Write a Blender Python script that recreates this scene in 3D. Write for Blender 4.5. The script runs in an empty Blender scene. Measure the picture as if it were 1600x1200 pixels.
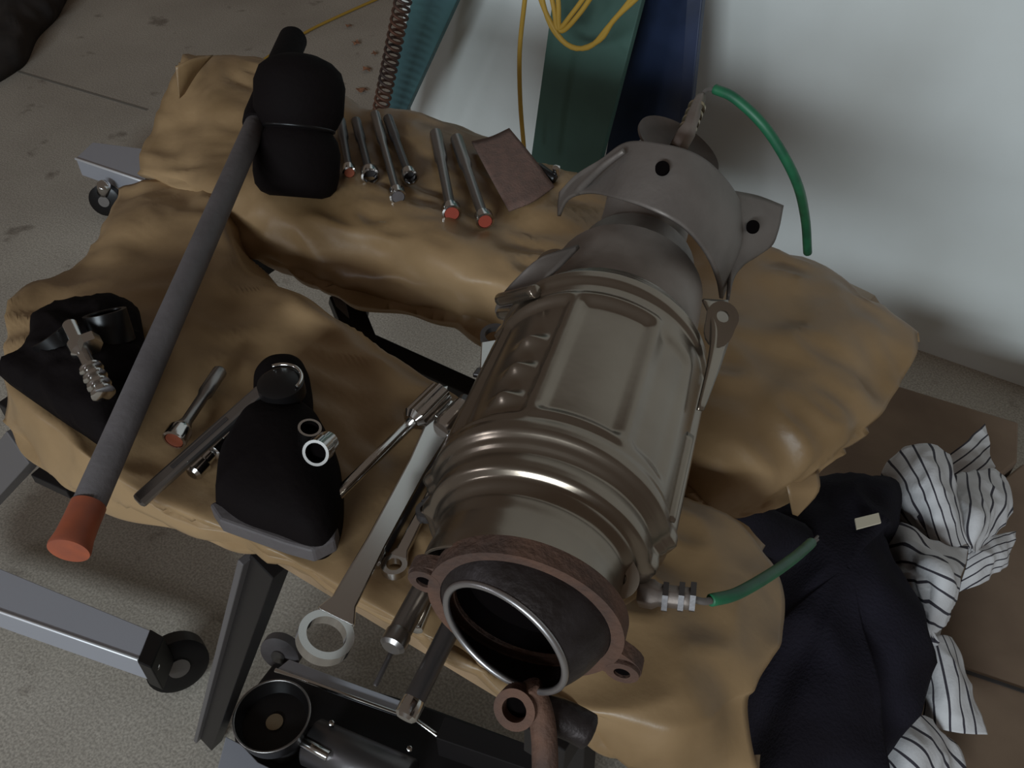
import bpy, math, random
from mathutils import Vector, Matrix, noise
random.seed(4)
S = bpy.context.scene
# ---------------------------------------------------------------- camera, world, light, exposure
PIT, YAW, FPX = math.radians(43.5), math.radians(32.6), 1400.0
CAM = Vector((0, 0, 1.28))
cd = bpy.data.cameras.new('camera'); cd.sensor_width = 36; cd.lens = 36*FPX/1600; cd.clip_start = .02
co = bpy.data.objects.new('camera', cd); S.collection.objects.link(co)
co.location = CAM; co.rotation_euler = (math.pi/2-PIT, 0, YAW); S.camera = co
w = bpy.data.worlds.new('world'); S.world = w; w.use_nodes = True
w.node_tree.nodes['Background'].inputs[0].default_value = (1.0, .82, .68, 1)
w.node_tree.nodes['Background'].inputs[1].default_value = .12
def area(name, loc, target, sx, sy, power, col):
    l = bpy.data.lights.new(name, 'AREA'); l.shape = 'RECTANGLE'; l.size = sx; l.size_y = sy; l.energy = power; l.color = col
    o = bpy.data.objects.new(name, l); S.collection.objects.link(o); o.location = loc
    o.rotation_euler = (Vector(target)-Vector(loc)).to_track_quat('-Z', 'Y').to_euler(); return o
area('garage_daylight', (.75, -4.5, 2.45), (-.4, .8, .6), 2.6, .55, 255, (.80, .92, 1.0))
area('glint_lamp', (-2.0, -1.7, 1.75), (-.4, .4, .8), .40, .30, 7, (.85, .9, 1.0))  # unseen lamp added for bright glints on the chrome and shield ridges
vs = S.view_settings; vs.view_transform = 'Standard'; vs.look = 'None'; vs.gamma = 1; vs.use_curve_mapping = False; vs.exposure = -0.28
# ---------------------------------------------------------------- measuring helpers
FH = Vector((-math.sin(YAW), math.cos(YAW), 0)); RT = Vector((math.cos(YAW), math.sin(YAW), 0))
FW = FH*math.cos(PIT)+Vector((0, 0, -math.sin(PIT))); UP = RT.cross(FW)
def ray(x, y): return FW*FPX+RT*(x-800)+UP*(600-y)
def P(x, y, z): d = ray(x, y); return CAM+d*((z-CAM.z)/d.z)
def W(x, y, yy): d = ray(x, y); return CAM+d*(yy/d.y)
# ---------------------------------------------------------------- materials
def mat(name, col, rough=.6, metal=0, noise_amt=.0, noise_scale=20, col2=None, bump=0, bscale=80, spec=.5, sheen=0, detail=6, ramp=(.35, .65), coat=0):
    m = bpy.data.materials.new(name); m.use_nodes = True; n = m.node_tree.nodes; l = m.node_tree.links
    b = n['Principled BSDF']; b.inputs['Base Color'].default_value = (*col, 1); b.inputs['Roughness'].default_value = rough
    b.inputs['Metallic'].default_value = metal; b.inputs['Specular IOR Level'].default_value = spec
    if sheen: b.inputs['Sheen Weight'].default_value = sheen
    if coat: b.inputs['Coat Weight'].default_value = coat
    tc = n.new('ShaderNodeTexCoord')
    if col2:
        t = n.new('ShaderNodeTexNoise'); t.inputs['Scale'].default_value = noise_scale; t.inputs['Detail'].default_value = detail
        r = n.new('ShaderNodeValToRGB'); r.color_ramp.elements[0].position = ramp[0]; r.color_ramp.elements[1].position = ramp[1]
        r.color_ramp.elements[0].color = (*col, 1); r.color_ramp.elements[1].color = (*col2, 1)
        l.new(tc.outputs['Object'], t.inputs['Vector']); l.new(t.outputs['Fac'], r.inputs['Fac']); l.new(r.outputs['Color'], b.inputs['Base Color'])
    if bump:
        t2 = n.new('ShaderNodeTexNoise'); t2.inputs['Scale'].default_value = bscale; t2.inputs['Detail'].default_value = 5
        bp = n.new('ShaderNodeBump'); bp.inputs['Strength'].default_value = bump; bp.inputs['Distance'].default_value = .004
        l.new(tc.outputs['Object'], t2.inputs['Vector']); l.new(t2.outputs['Fac'], bp.inputs['Height']); l.new(bp.outputs['Normal'], b.inputs['Normal'])
    return m
M = {}
M['wall'] = mat('painted_wall', (.70, .72, .70), .85, col2=(.64, .65, .62), noise_scale=3, bump=.1, bscale=60)
M['cloth'] = mat('tan_cloth', (.32, .205, .105), .40, col2=(.16, .095, .042), noise_scale=7, bump=.25, bscale=35, spec=.35, ramp=(.4, .75))
M['shield'] = mat('aluminised_steel', (.30, .25, .20), .25, .9, col2=(.23, .185, .145), noise_scale=14, bump=.02, bscale=90, ramp=(.3, .7))
M['neck'] = mat('dull_steel', (.30, .25, .22), .5, .7, col2=(.21, .165, .14), noise_scale=22, bump=.1, bscale=100)
M['bracket'] = mat('grey_steel_plate', (.21, .18, .16), .55, .5, col2=(.15, .125, .11), noise_scale=18, bump=.1, bscale=150)
M['collar'] = mat('browned_steel', (.07, .05, .04), .6, .4, col2=(.11, .08, .065), noise_scale=40)
M['rust'] = mat('rusted_steel', (.14, .070, .045), .8, .3, col2=(.075, .045, .035), noise_scale=45, bump=.4, bscale=220)
M['pipe'] = mat('dark_pipe_steel', (.055, .045, .045), .5, .7, col2=(.03, .022, .02), noise_scale=40, bump=.2, bscale=200)
M['rim'] = mat('machined_rim', (.40, .38, .38), .35, .9)
M['soot_hole_shade'] = mat('soot_hole_shade', (.004, .003, .003), 1.0, spec=0)  # soot black, also painted in as the shade inside holes and sockets
M['chrome'] = mat('chrome', (.62, .60, .58), .16, 1)
M['satin'] = mat('satin_steel', (.28, .26, .25), .33, .95, bump=.05, bscale=90)
M['dark_steel'] = mat('dark_steel', (.12, .11, .11), .38, .85, bump=.05, bscale=90)
M['alu'] = mat('anodised_aluminium', (.42, .42, .46), .42, .35, bump=.02, bscale=90)
M['black'] = mat('black_rubber', (.006, .004, .004), .8, bump=.2, bscale=120, spec=.08)
M['plastic'] = mat('black_plastic', (.006, .005, .005), .35, spec=.35)
M['frame'] = mat('black_painted_steel', (.010, .008, .008), .45, spec=.3)
M['frame_edge'] = mat('worn_grey_steel', (.16, .145, .145), .5, .5)
M['wood'] = mat('jaw_wood', (.28, .18, .10), .7, col2=(.2, .13, .07), noise_scale=30)
M['rod'] = mat('grey_rod_sleeve', (.105, .090, .090), .6, col2=(.08, .068, .068), noise_scale=25, bump=.15, bscale=160)
M['orange'] = mat('faded_orange', (.36, .085, .035), .6, col2=(.27, .07, .035), noise_scale=60)
M['red'] = mat('brick_red_insert', (.28, .045, .025), .55)
M['sand'] = mat('sanding_sheet', (.15, .085, .065), .95, col2=(.115, .07, .055), noise_scale=120, bump=.3, bscale=500)
M['green'] = mat('green_sleeve', (.015, .13, .055), .5, col2=(.01, .085, .04), noise_scale=60)
M['wire'] = mat('grey_wire', (.14, .12, .11), .5, .3)
M['yellow'] = mat('yellow_cord', (.42, .25, .035), .6)
M['teal'] = mat('teal_paint', (.055, .135, .14), .6, col2=(.045, .105, .115), noise_scale=9)
M['greenpaint'] = mat('green_paint', (.055, .125, .10), .65, col2=(.045, .10, .08), noise_scale=9)
M['blue'] = mat('blue_sheet', (.035, .055, .13), .35, col2=(.014, .022, .05), noise_scale=5, bump=.2, bscale=12, ramp=(.3, .6))
M['card'] = mat('brown_cardboard', (.19, .125, .08), .9, col2=(.14, .088, .056), noise_scale=9, bump=.1, bscale=40)
M['navy'] = mat('navy_fabric', (.016, .014, .021), .95, col2=(.010, .008, .011), noise_scale=10, bump=.4, bscale=300, spec=.1)
M['label'] = mat('woven_label', (.55, .48, .36), .8)
M['spring'] = mat('rusty_wire', (.045, .035, .032), .6, .4, col2=(.14, .06, .035), noise_scale=12)
M['leaf'] = mat('dead_leaf', (.28, .12, .06), .9, col2=(.15, .07, .04), noise_scale=60)
M['joint'] = mat('joint_dirt', (.17, .15, .125), .9)
M['glint_edge'] = mat('painted_glint', (.85, .85, .88), .45, .6)  # pale metal standing in for the highlight along the rail edges
M['tarp'] = mat('dark_brown_tarp', (.03, .022, .018), .9, col2=(.015, .011, .010), noise_scale=12)
M['brass'] = mat('brassy_steel', (.34, .27, .18), .35, .9)
# concrete: stains, fine speckle
def concrete():
    m = mat('concrete', (.33, .285, .235), .85, col2=(.44, .39, .325), noise_scale=2.2, bump=.25, bscale=120, ramp=(.35, .7)); n = m.node_tree.nodes; l = m.node_tree.links
    b = n['Principled BSDF']; src = b.inputs['Base Color'].links[0].from_socket; tc = n.new('ShaderNodeTexCoord')
    v = n.new('ShaderNodeTexNoise'); v.inputs['Scale'].default_value = 9; v.inputs['Detail'].default_value = 3
    r = n.new('ShaderNodeValToRGB'); r.color_ramp.elements[0].position = .27; r.color_ramp.elements[1].position = .36
    r.color_ramp.elements[0].color = (.55, .52, .5, 1); r.color_ramp.elements[1].color = (1, 1, 1, 1)
    mx = n.new('ShaderNodeMix'); mx.data_type = 'RGBA'; mx.blend_type = 'MULTIPLY'; mx.inputs[0].default_value = 1
    l.new(tc.outputs['Object'], v.inputs['Vector']); l.new(v.outputs['Fac'], r.inputs['Fac']); l.new(src, mx.inputs[6]); l.new(r.outputs['Color'], mx.inputs[7])
    f = n.new('ShaderNodeTexNoise'); f.inputs['Scale'].default_value = 260; f.inputs['Detail'].default_value = 2
    r2 = n.new('ShaderNodeValToRGB'); r2.color_ramp.elements[0].color = (.75, .75, .75, 1); r2.color_ramp.elements[1].color = (1.2, 1.2, 1.2, 1)
    r2.color_ramp.elements[0].position = .35; r2.color_ramp.elements[1].position = .65
    m2 = n.new('ShaderNodeMix'); m2.data_type = 'RGBA'; m2.blend_type = 'MULTIPLY'; m2.inputs[0].default_value = 1
    l.new(tc.outputs['Object'], f.inputs['Vector']); l.new(f.outputs['Fac'], r2.inputs['Fac']); l.new(mx.outputs[2], m2.inputs[6]); l.new(r2.outputs['Color'], m2.inputs[7])
    l.new(m2.outputs[2], b.inputs['Base Color']); return m
M['concrete'] = concrete()
def striped():
    m = mat('striped_cotton', (.6, .58, .58), .9, bump=.15, bscale=250); n = m.node_tree.nodes; l = m.node_tree.links
    b = n['Principled BSDF']; uv = n.new('ShaderNodeUVMap'); sx = n.new('ShaderNodeSeparateXYZ'); l.new(uv.outputs[0], sx.inputs[0])
    fr = n.new('ShaderNodeMath'); fr.operation = 'FRACT'; l.new(sx.outputs['X'], fr.inputs[0])
    lt = n.new('ShaderNodeMath'); lt.operation = 'LESS_THAN'; lt.inputs[1].default_value = .17; l.new(fr.outputs[0], lt.inputs[0])
    mx = n.new('ShaderNodeMix'); mx.data_type = 'RGBA'; mx.inputs[6].default_value = (.56, .54, .54, 1); mx.inputs[7].default_value = (.035, .03, .04, 1)
    l.new(lt.outputs[0], mx.inputs[0]); l.new(mx.outputs[2], b.inputs['Base Color']); return m
M['stripe'] = striped()
# ---------------------------------------------------------------- mesh helpers
def link(name, vs_, fs, m, parent=None, smooth=True, uv=None):
    me = bpy.data.meshes.new(name); me.from_pydata([tuple(v) for v in vs_], [], fs); me.update()
    if uv:
        ul = me.uv_layers.new(name='UVMap')
        for lp in me.loops: ul.data[lp.index].uv = uv[lp.vertex_index]
    if m: me.materials.append(m)
    if smooth: me.polygons.foreach_set('use_smooth', [True]*len(me.polygons))
    o = bpy.data.objects.new(name, me); S.collection.objects.link(o)
    if parent: o.parent = parent; o.matrix_parent_inverse = parent.matrix_world.inverted() if False else Matrix.Translation(-parent.location)
    return o
def recalc(o):
    import bmesh
    bm = bmesh.new(); bm.from_mesh(o.data); bmesh.ops.recalc_face_normals(bm, faces=bm.faces); bm.to_mesh(o.data); bm.free(); return o
def bev(o, wd=.001, seg=2):
    b = o.modifiers.new('bevel', 'BEVEL'); b.width = wd; b.segments = seg; b.limit_method = 'ANGLE'; b.angle_limit = .6; return o
def solid(o, t, off=0):
    s = o.modifiers.new('thick', 'SOLIDIFY'); s.thickness = t; s.offset = off; return o
def tag(o, label, cat, group=None):
    o['label'] = label; o['category'] = cat
    if group: o['group'] = group
    return o
def thing(name, loc, label, cat, group=None):
    o = bpy.data.objects.new(name, None); S.collection.objects.link(o); o.location = loc; o.empty_display_size = .02
    return tag(o, label, cat, group)
def cr(p0, p1, p2, p3, t):
    return .5*((2*p1)+(p2-p0)*t+(2*p0-5*p1+4*p2-p3)*t*t+(3*p1-p0-3*p2+p3)*t*t*t)
def spline(pts, n):
    pts = [Vector(p) for p in pts]; m = len(pts)
    out = []
    for i in range(n+1):
        u = i/n*(m-1); k = min(int(u), m-2); t = u-k
        a = pts[k-1] if k > 0 else pts[0]*2-pts[1]; d = pts[k+2] if k+2 < m else pts[-1]*2-pts[-2]
        out.append(cr(a, pts[k], pts[k+1], d, t))
    return out
def tube(name, pts, r, m, parent=None, n=12, seg=None, closed=False, caps=True, r2=None):
    pts = spline(pts, seg) if seg else [Vector(p) for p in pts]; N = len(pts)
    if callable(r): rs = [r(i/(N-1)) for i in range(N)]
    else: rs = [r+((r2 if r2 is not None else r)-r)*i/(N-1) for i in range(N)]
    vs_, fs = [], []; t0 = (pts[1]-pts[0]).normalized(); nn = t0.orthogonal().normalized()
    for i, p in enumerate(pts):
        t = (pts[min(i+1, N-1)]-pts[max(i-1, 0)]).normalized(); nn = (nn-t*nn.dot(t)).normalized(); b = t.cross(nn)
        for k in range(n):
            a = 2*math.pi*k/n; vs_.append(p+(nn*math.cos(a)+b*math.sin(a))*rs[i])
    for i in range(N-1):
        for k in range(n): fs.append((i*n+k, i*n+(k+1) % n, (i+1)*n+(k+1) % n, (i+1)*n+k))
    if caps: fs += [tuple(range(n))[::-1], tuple((N-1)*n+k for k in range(n))]
    o = link(name, vs_, fs, m, parent)
    return bev(o, min(rs)*.12+1e-5, 1) if caps else o
def frame(a, up=(0, 0, 1)):
    a = Vector(a).normalized(); s = a.cross(Vector(up)); s = s.normalized() if s.length > 1e-4 else Vector((1, 0, 0)); return a, s, s.cross(a)
def lathe(name, o0, axis, prof, m, parent=None, n=40, close=True, jag=None):
    a, s, u = frame(axis); o0 = Vector(o0); vs_, fs = [], []
    for (h, r) in prof:
        for k in range(n):
            th = 2*math.pi*k/n; rr = r*(jag(th) if jag else 1); vs_.append(o0+a*h+(s*math.cos(th)+u*math.sin(th))*rr)
    N = len(prof)
    for i in range(N-1):
        for k in range(n): fs.append((i*n+k, i*n+(k+1) % n, (i+1)*n+(k+1) % n, (i+1)*n+k))
    if close: fs += [tuple(range(n))[::-1], tuple((N-1)*n+k for k in range(n))]
    o = recalc(link(name, vs_, fs, m, parent)); e = o.modifiers.new('sharp', 'EDGE_SPLIT'); e.split_angle = .7; return o
def prism(name, poly, dvec, m, parent=None, b=.001, smooth=False):
    poly = [Vector(p) for p in poly]; d = Vector(dvec); n = len(poly)
    vs_ = poly+[p+d for p in poly]; fs = [tuple(range(n))[::-1], tuple(range(n, 2*n))]+[(k, (k+1) % n, n+(k+1) % n, n+k) for k in range(n)]
    o = recalc(link(name, vs_, fs, m, parent, smooth)); 
    return bev(o, b, 2) if b else o
def beam(name, p0, p1, wd, ht, m, parent=None, up=(0, 0, 1), b=.001):
    a, s, u = frame(Vector(p1)-Vector(p0), up); p0 = Vector(p0)
    q = [p0-s*wd/2-u*ht/2, p0+s*wd/2-u*ht/2, p0+s*wd/2+u*ht/2, p0-s*wd/2+u*ht/2]
    return prism(name, q, Vector(p1)-p0, m, parent, b)
def ringprism(name, c, nrm, ro, ri, t, m, parent=None, n=36, ear=None, xdir=None):
    """flat annulus of thickness t centred on c"""
    a = Vector(nrm).normalized(); s = Vector(xdir) if xdir else a.orthogonal(); s = (s-a*s.dot(a)).normalized(); u = a.cross(s); c = Vector(c); vs_, fs = [], []
    for h in (-t/2, t/2):
        for outer in (1, 0):
            for k in range(n):
                th = 2*math.pi*k/n; r = (ear(th) if ear else ro) if outer else ri; vs_.append(c+a*h+(s*math.cos(th)+u*math.sin(th))*r)
    for k in range(n):
        j = (k+1) % n
        fs += [(k, j, n+j, n+k), (2*n+k, 3*n+k, 3*n+j, 2*n+j), (k, 2*n+k, 2*n+j, j), (n+k, n+j, 3*n+j, 3*n+k)]
    o = recalc(link(name, vs_, fs, m, parent)); e = o.modifiers.new('sharp', 'EDGE_SPLIT'); e.split_angle = .7; return o
def patch(name, rows, m, parent=None, nu=60, nv=40, wr=0, ws=20, thick=.0012, uvf=None, seed=0, off=0, aniso=(1, 1, 1)):
    R = [spline(r, nu) for r in rows]; cols = [spline([R[j][i] for j in range(len(R))], nv) for i in range(nu+1)]
    vs_, fs, uv = [], [], []
    for i in range(nu+1):
        for j in range(nv+1):
            p = cols[i][j].copy()
            if wr:
                a = cols[min(i+1, nu)][j]-cols[max(i-1, 0)][j]; b = cols[i][min(j+1, nv)]-cols[i][max(j-1, 0)]; nn = a.cross(b)
                if nn.length > 1e-12:
                    nn.normalize(); nn = nn if nn.z > 0 else -nn
                    q = Vector((p.x*ws*aniso[0]+seed, p.y*ws*aniso[1], p.z*ws*aniso[2])); v = 1-2*abs(noise.noise(q)); v2 = noise.noise(q*.5)
                    q3 = q*.45+Vector((5, 2, 1)); p += nn*wr*(v-.5+v2+1.6*noise.noise(q3))
            vs_.append(p); uv.append(uvf(i/nu, j/nv) if uvf else (i/nu, j/nv))
    k = nv+1
    for i in range(nu):
        for j in range(nv): fs.append((i*k+j, (i+1)*k+j, (i+1)*k+j+1, i*k+j+1))
    o = recalc(link(name, vs_, fs, m, parent, uv=uv))
    if thick: solid(o, thick, off)
    return o
def mound(name, outline, zb, zt, m, parent=None, wr=.01, ws=12, rings=14, n=90, power=.55, seed=0, lean=(0, 0)):
    """closed soft body: outline (world xy) swept up to a crown"""
    o2 = spline([Vector((p[0], p[1], 0)) for p in outline]+[Vector((outline[0][0], outline[0][1], 0))], n)[:-1]; c = sum(o2, Vector())/len(o2)
    vs_, fs = [], []; vs_ += [Vector((p.x, p.y, zb)) for p in o2]
    for k in range(rings):
        t = k/(rings-1)*.97; h = 1-(t**2.4)
        f = 1-t
        hh = (1-f**(1/power)) if False else math.sin(math.acos(min(1, f)))**.8
        for p in o2:
            q = c+(p-c)*f; z = zb+(zt-zb)*(.35+.65*hh); v = Vector((q.x*ws+seed, q.y*ws, z*ws)); d = (1-2*abs(noise.noise(v)))*wr+noise.noise(v*.5)*wr
            q = Vector((q.x, q.y, z)); dirn = (Vector((p.x-c.x, p.y-c.y, 0)).normalized()*f+Vector((0, 0, 1))*(1-f*.6)).normalized(); vs_.append(q+dirn*d)
    N = len(o2)
    for r in range(rings):
        for k in range(N): fs.append((r*N+k, r*N+(k+1) % N, (r+1)*N+(k+1) % N, (r+1)*N+k))
    fs += [tuple(range(N))[::-1], tuple(rings*N+k for k in range(N))]
    return recalc(link(name, vs_, fs, m, parent))
def struct(o): o['kind'] = 'structure'; return o
# ---------------------------------------------------------------- setting
struct(prism('floor', [(-4.5, -1.2, -.05), (2.5, -1.2, -.05), (2.5, 5, -.05), (-4.5, 5, -.05)], (0, 0, .05), M['concrete'], b=0))
WY = 1.70
struct(prism('wall_right', [(-1.40, WY, 0), (2.5, WY, 0), (2.5, WY+.1, 0), (-1.40, WY+.1, 0)], (0, 0, 2.4), M['wall'], b=0))
# saw-cut joint in the concrete, a shallow groove filled with dirt
a, b_ = P(15, 108, 0), P(230, 172, 0)
struct(beam('trim_1', a+Vector((0, 0, .0005)), b_+Vector((0, 0, .0005)), .010, .0015, M['joint'], b=0))

# ---------------------------------------------------------------- workbench
wb = thing('folding_workbench', (-.40, .48, 0), 'black-framed folding workbench with two jaws, mostly hidden under tan cloths', 'workbench')
TB = .782
for (y0, y1, x0, x1) in ((.222, .405, -.58, -.13), (.545, .735, -.70, -.12)):
    prism('jaw', [(x0, y0, TB-.028), (x1, y0, TB-.028), (x1, y1, TB-.028), (x0, y1, TB-.028)], (0, 0, .026), M['wood'], wb, .002)
beam('jaw_rail', (-.68, .553, .735), (-.13, .553, .735), .012, .036, M['frame_edge'], wb)
beam('jaw_rail', (-.55, .398, .725), (-.14, .398, .725), .014, .05, M['frame'], wb)
for x in (-.66, -.12): beam('side_rail', (x, .225, .715), (x, .73, .715), .03, .035, M['frame'], wb)
beam('crossbar', P(550, 535, .66), P(800, 650, .66), .022, .03, M['frame'], wb)
beam('brace', P(535, 462, .70), P(575, 560, .66), .03, .018, M['frame'], wb)
beam('brace', P(525, 458, .702), P(548, 540, .668), .012, .022, M['frame_edge'], wb)
lt_, lb2 = P(424, 872, .72), P(330, 1155, .012)
beam('leg', lt_, lb2, .025, .020, M['frame'], wb, up=(0, -1, .2))
beam('leg_edge', lt_-Vector((.0155, .003, 0)), lb2-Vector((.0155, .003, 0)), .006, .026, M['frame_edge'], wb, up=(0, -1, .2))
beam('leg', P(45, 690, .68), P(-90, 850, .30), .035, .022, M['frame_edge'], wb, up=(0, -1, .2))
beam('foot', P(62, 738, .60), P(118, 764, .60), .018, .012, M['frame'], wb)
beam('leg', (-.62, .66, .70), (-.88, .74, .02), .035, .022, M['frame'], wb, up=(0, -1, .2))
beam('leg', (-.14, .30, .70), (-.11, .29, .02), .035, .022, M['frame'], wb, up=(0, -1, .2))
beam('leg', (-.14, .66, .70), (-.12, .69, .02), .035, .022, M['frame'], wb, up=(0, -1, .2))

# ---------------------------------------------------------------- tan cloths
def pr(l, dz=0): return [P(x, y, z+dz) for x, y, z in l]
Z = .789
# rear cloth
far = pr([(285, 92, .80), (400, 100, .795), (560, 163, Z), (700, 190, Z), (835, 254, Z), (960, 300, Z), (1080, 345, Z), (1200, 385, Z), (1325, 428, Z-.005), (1432, 522, .775)])
farh = [p+Vector((0, .006, -.05)) for p in far]; farh[0] = P(275, 105, .74); farh[1] = P(390, 110, .74); farh[-1] = P(1436, 535, .765)
mid = pr([(235, 200, .765), (400, 200, .79), (540, 245, Z), (660, 290, Z), (790, 335, Z), (930, 400, Z), (1060, 450, Z), (1190, 500, Z), (1300, 540, Z), (1425, 560, .77)])
near = pr([(215, 262, .75), (370, 285, .79), (480, 325, Z+.003), (600, 355, Z+.003), (710, 398, Z+.003), (820, 445, Z), (1000, 530, Z), (1130, 590, Z), (1270, 640, .785), (1385, 640, .765)])
low1 = pr([(245, 275, .73), (355, 345, .755), (450, 385, .765), (580, 415, .765), (700, 455, .765), (800, 500, .76), (970, 580, .765), (1100, 680, .775), (1270, 710, .765), (1330, 695, .745)])
low2 = pr([(300, 290, .70), (345, 378, .735), (440, 422, .735), (550, 462, .735), (665, 492, .735), (765, 528, .73), (950, 620, .74), (1080, 768, .75), (1165, 800, .72), (1278, 742, .735)])
low3 = [p+Vector((0, .02, -.012)) for p in low2]; low3[-1] = P(1277, 770, .73); low3[-2] = P(1180, 798, .715)
o = patch('tan_cloth', [farh, far, mid, near, low1, low2, low3], M['cloth'], nu=120, nv=84, wr=.0055, ws=20, seed=3, aniso=(1, 1.6, 1))
tag(o, 'tan cloth spread over the rear jaw of the workbench, its near edge hanging bright', 'cloth')
tip = patch('cloth_corner', [pr([(1225, 745, .745), (1278, 735, .74)]), pr([(1232, 775, .735), (1279, 768, .732)]), pr([(1238, 803, .715), (1246, 806, .713)])], M['cloth'], o, nu=8, nv=8)
cf = patch('cloth_corner', [pr([(274, 104, .838), (300, 92, .842), (333, 86, .838)]), pr([(277, 130, .82), (292, 122, .822), (308, 114, .82)]), pr([(280, 154, .803), (284, 150, .803), (288, 146, .803)])], M['cloth'], o, nu=10, nv=10)
# front cloth
r0 = pr([(185, 292, .735), (225, 283, .745), (275, 278, .755), (335, 296, .775), (385, 395, .74), (450, 462, .745), (565, 552, .75), (690, 620, .75), (800, 690, .75), (930, 745, .75), (1060, 780, .75), (1140, 795, .75), (1195, 850, .735)])
r1 = pr([(172, 345, .745), (215, 320, .765), (275, 335, .775), (330, 345, .78), (390, 425, .782), (460, 467, Z), (570, 540, Z), (690, 605, Z), (800, 670, Z), (930, 728, Z), (1060, 775, Z), (1150, 803, .785), (1205, 862, .765)])
r2 = pr([(120, 425, .755), (165, 425, .775), (230, 440, .785), (310, 440, Z), (400, 490, Z), (480, 535, Z), (590, 610, Z), (700, 680, Z), (800, 740, Z), (930, 800, Z), (1060, 860, Z), (1150, 880, .785), (1224, 940, .76)])
r3 = pr([(20, 466, .775), (90, 500, .787), (170, 520, Z), (260, 560, Z), (370, 620, Z), (460, 680, Z), (570, 750, Z), (680, 820, Z), (790, 880, Z), (920, 930, Z), (1040, 960, Z), (1130, 980, .785), (1218, 995, .76)])
r4 = pr([(5, 560, .78), (60, 610, Z), (150, 690, Z), (240, 745, Z), (350, 800, Z), (450, 848, Z), (570, 915, Z), (690, 985, Z), (800, 1045, Z), (910, 1085, Z), (1010, 1100, Z), (1100, 1100, .785), (1180, 1070, .765)])
r5 = pr([(2, 598, .775), (50, 655, .78), (140, 728, .782), (222, 778, .782), (335, 822, .782), (440, 868, .784), (562, 934, .784), (685, 1008, .784), (790, 1068, .782), (890, 1105, .78), (985, 1140, .78), (1085, 1150, .778), (1168, 1100, .76)])
r6 = pr([(6, 655, .735), (60, 722, .735), (120, 768, .737), (215, 815, .74), (325, 845, .76), (440, 880, .772), (562, 944, .772), (685, 1018, .772), (790, 1080, .765), (885, 1125, .755), (965, 1190, .745), (1085, 1215, .735), (1184, 1200, .735)])
r7 = [p+Vector((-.002, .012, -.005)) for p in r6]
o = patch('tan_cloth', [r0, r1, r2, r3, r4, r5, r6, r7], M['cloth'], nu=130, nv=90, wr=.0052, ws=18, seed=11, aniso=(1, 1.5, 1))
tag(o, 'tan cloth over the front jaw of the workbench, under the tools and converter', 'cloth')

# ---------------------------------------------------------------- catalytic converter
A = P(790, 985, .875); B = P(1050, 250, .875); ax = (B-A).normalized(); sd = ax.cross(Vector((0, 0, 1))); up = Vector((0, 0, 1))
def cyl(s, th, r): t = math.radians(th); return A+ax*s+(sd*math.cos(t)+up*math.sin(t))*r
cc = thing('catalytic_converter', (A.x+ax.x*.12, A.y+ax.y*.12, .79), 'steel catalytic converter with embossed heat shield and rusty flange, lying on the tan cloths', 'exhaust part')
prof = [(.008, .0520), (.018, .0530), (.030, .0535), (.042, .0555), (.050, .0605), (.055, .0675), (.060, .0675), (.066, .0665), (.071, .070), (.076, .0745), (.081, .0745), (.086, .073), (.20, .0725), (.207, .0722), (.212, .0750), (.218, .0750), (.224, .0715), (.232, .067), (.240, .060), (.25, .054)]
def rad(s):
    for (a0, b0), (a1, b1) in zip(prof, prof[1:]):
        if s <= a1: t = (s-a0)/(a1-a0); t = t*t*(3-2*t) if abs(b1-b0) > .002 else t; return b0+(b1-b0)*t
    return prof[-1][1]
def sm(x, a, b): t = max(0, min(1, (x-a)/(b-a))); return t*t*(3-2*t)
def box(s, th, s0, s1, t0, t1, ws=.005, wt=4):
    return sm(s, s0-ws, s0+ws)*(1-sm(s, s1-ws, s1+ws))*sm(th, t0-wt, t0+wt)*(1-sm(th, t1-wt, t1+wt))
def emboss(s, th):
    d = 0
    sk = (s-.14)*-60; t1 = th
    d -= .0036*box(s, t1, .094, .192, 61, 98, .004, 3); d += .0018*(box(s, t1, .088, .198, 57, 101, .003, 3)-box(s, t1, .094, .192, 61, 98, .004, 3))
    d -= .0034*box(s, th, .090, .192, 106, 150, .004, 3); d += .0016*(box(s, th, .086, .198, 103, 154, .003, 3)-box(s, th, .090, .192, 106, 150, .004, 3))
    d -= .0028*box(s, th, .094, .190, 30, 53)
    for q in (.154, .129, .104):
        e = ((s-q)/.0055)**2+((th-119)/8)**2; d += .0062*math.exp(-e*1.2)
    return d
NS, NT = 210, 220; vs_, fs = [], []; rim0 = .008
for i in range(NS+1):
    s = rim0+(.25-rim0)*i/NS; lift = up*(.018*max(0, (.055-s)/.055))
    for k in range(NT):
        th = 360*k/NT; r = rad(s)+emboss(s, th); sh = 0
        if s < .03: sh = .006*(1-(s-.008)/.022)*math.sin(math.radians(th*2.0+60))
        if 165 < th < 185 or th < 14 or th > 350:   # clamped seam lips of the two shell halves
            c0 = 175 if th > 90 and th < 300 else 2; r += .0045*max(0, 1-abs(((th-c0+180) % 360)-180)/7)*sm(s, .045, .06)
        vs_.append(lift+cyl(s+sh, th, r*.945))
for i in range(NS):
    for k in range(NT): fs.append((i*NT+k, i*NT+(k+1) % NT, (i+1)*NT+(k+1) % NT, (i+1)*NT+k))
sh = recalc(link('heat_shield', vs_, fs, M['shield'], cc)); solid(sh, .0015, -1)
lathe('canister', A, ax, [(.03, .030), (.035, .038), (.05, .042), (.07, .054), (.21, .060), (.24, .050), (.30, .049), (.33, .045), (.345, .03)], M['neck'], cc)
lathe('outlet_neck', A+ax*.235, ax, [(-.012, .056), (0, .0585), (.03, .0575), (.062, .056), (.064, .048), (.1, .03)], M['neck'], cc)
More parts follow.
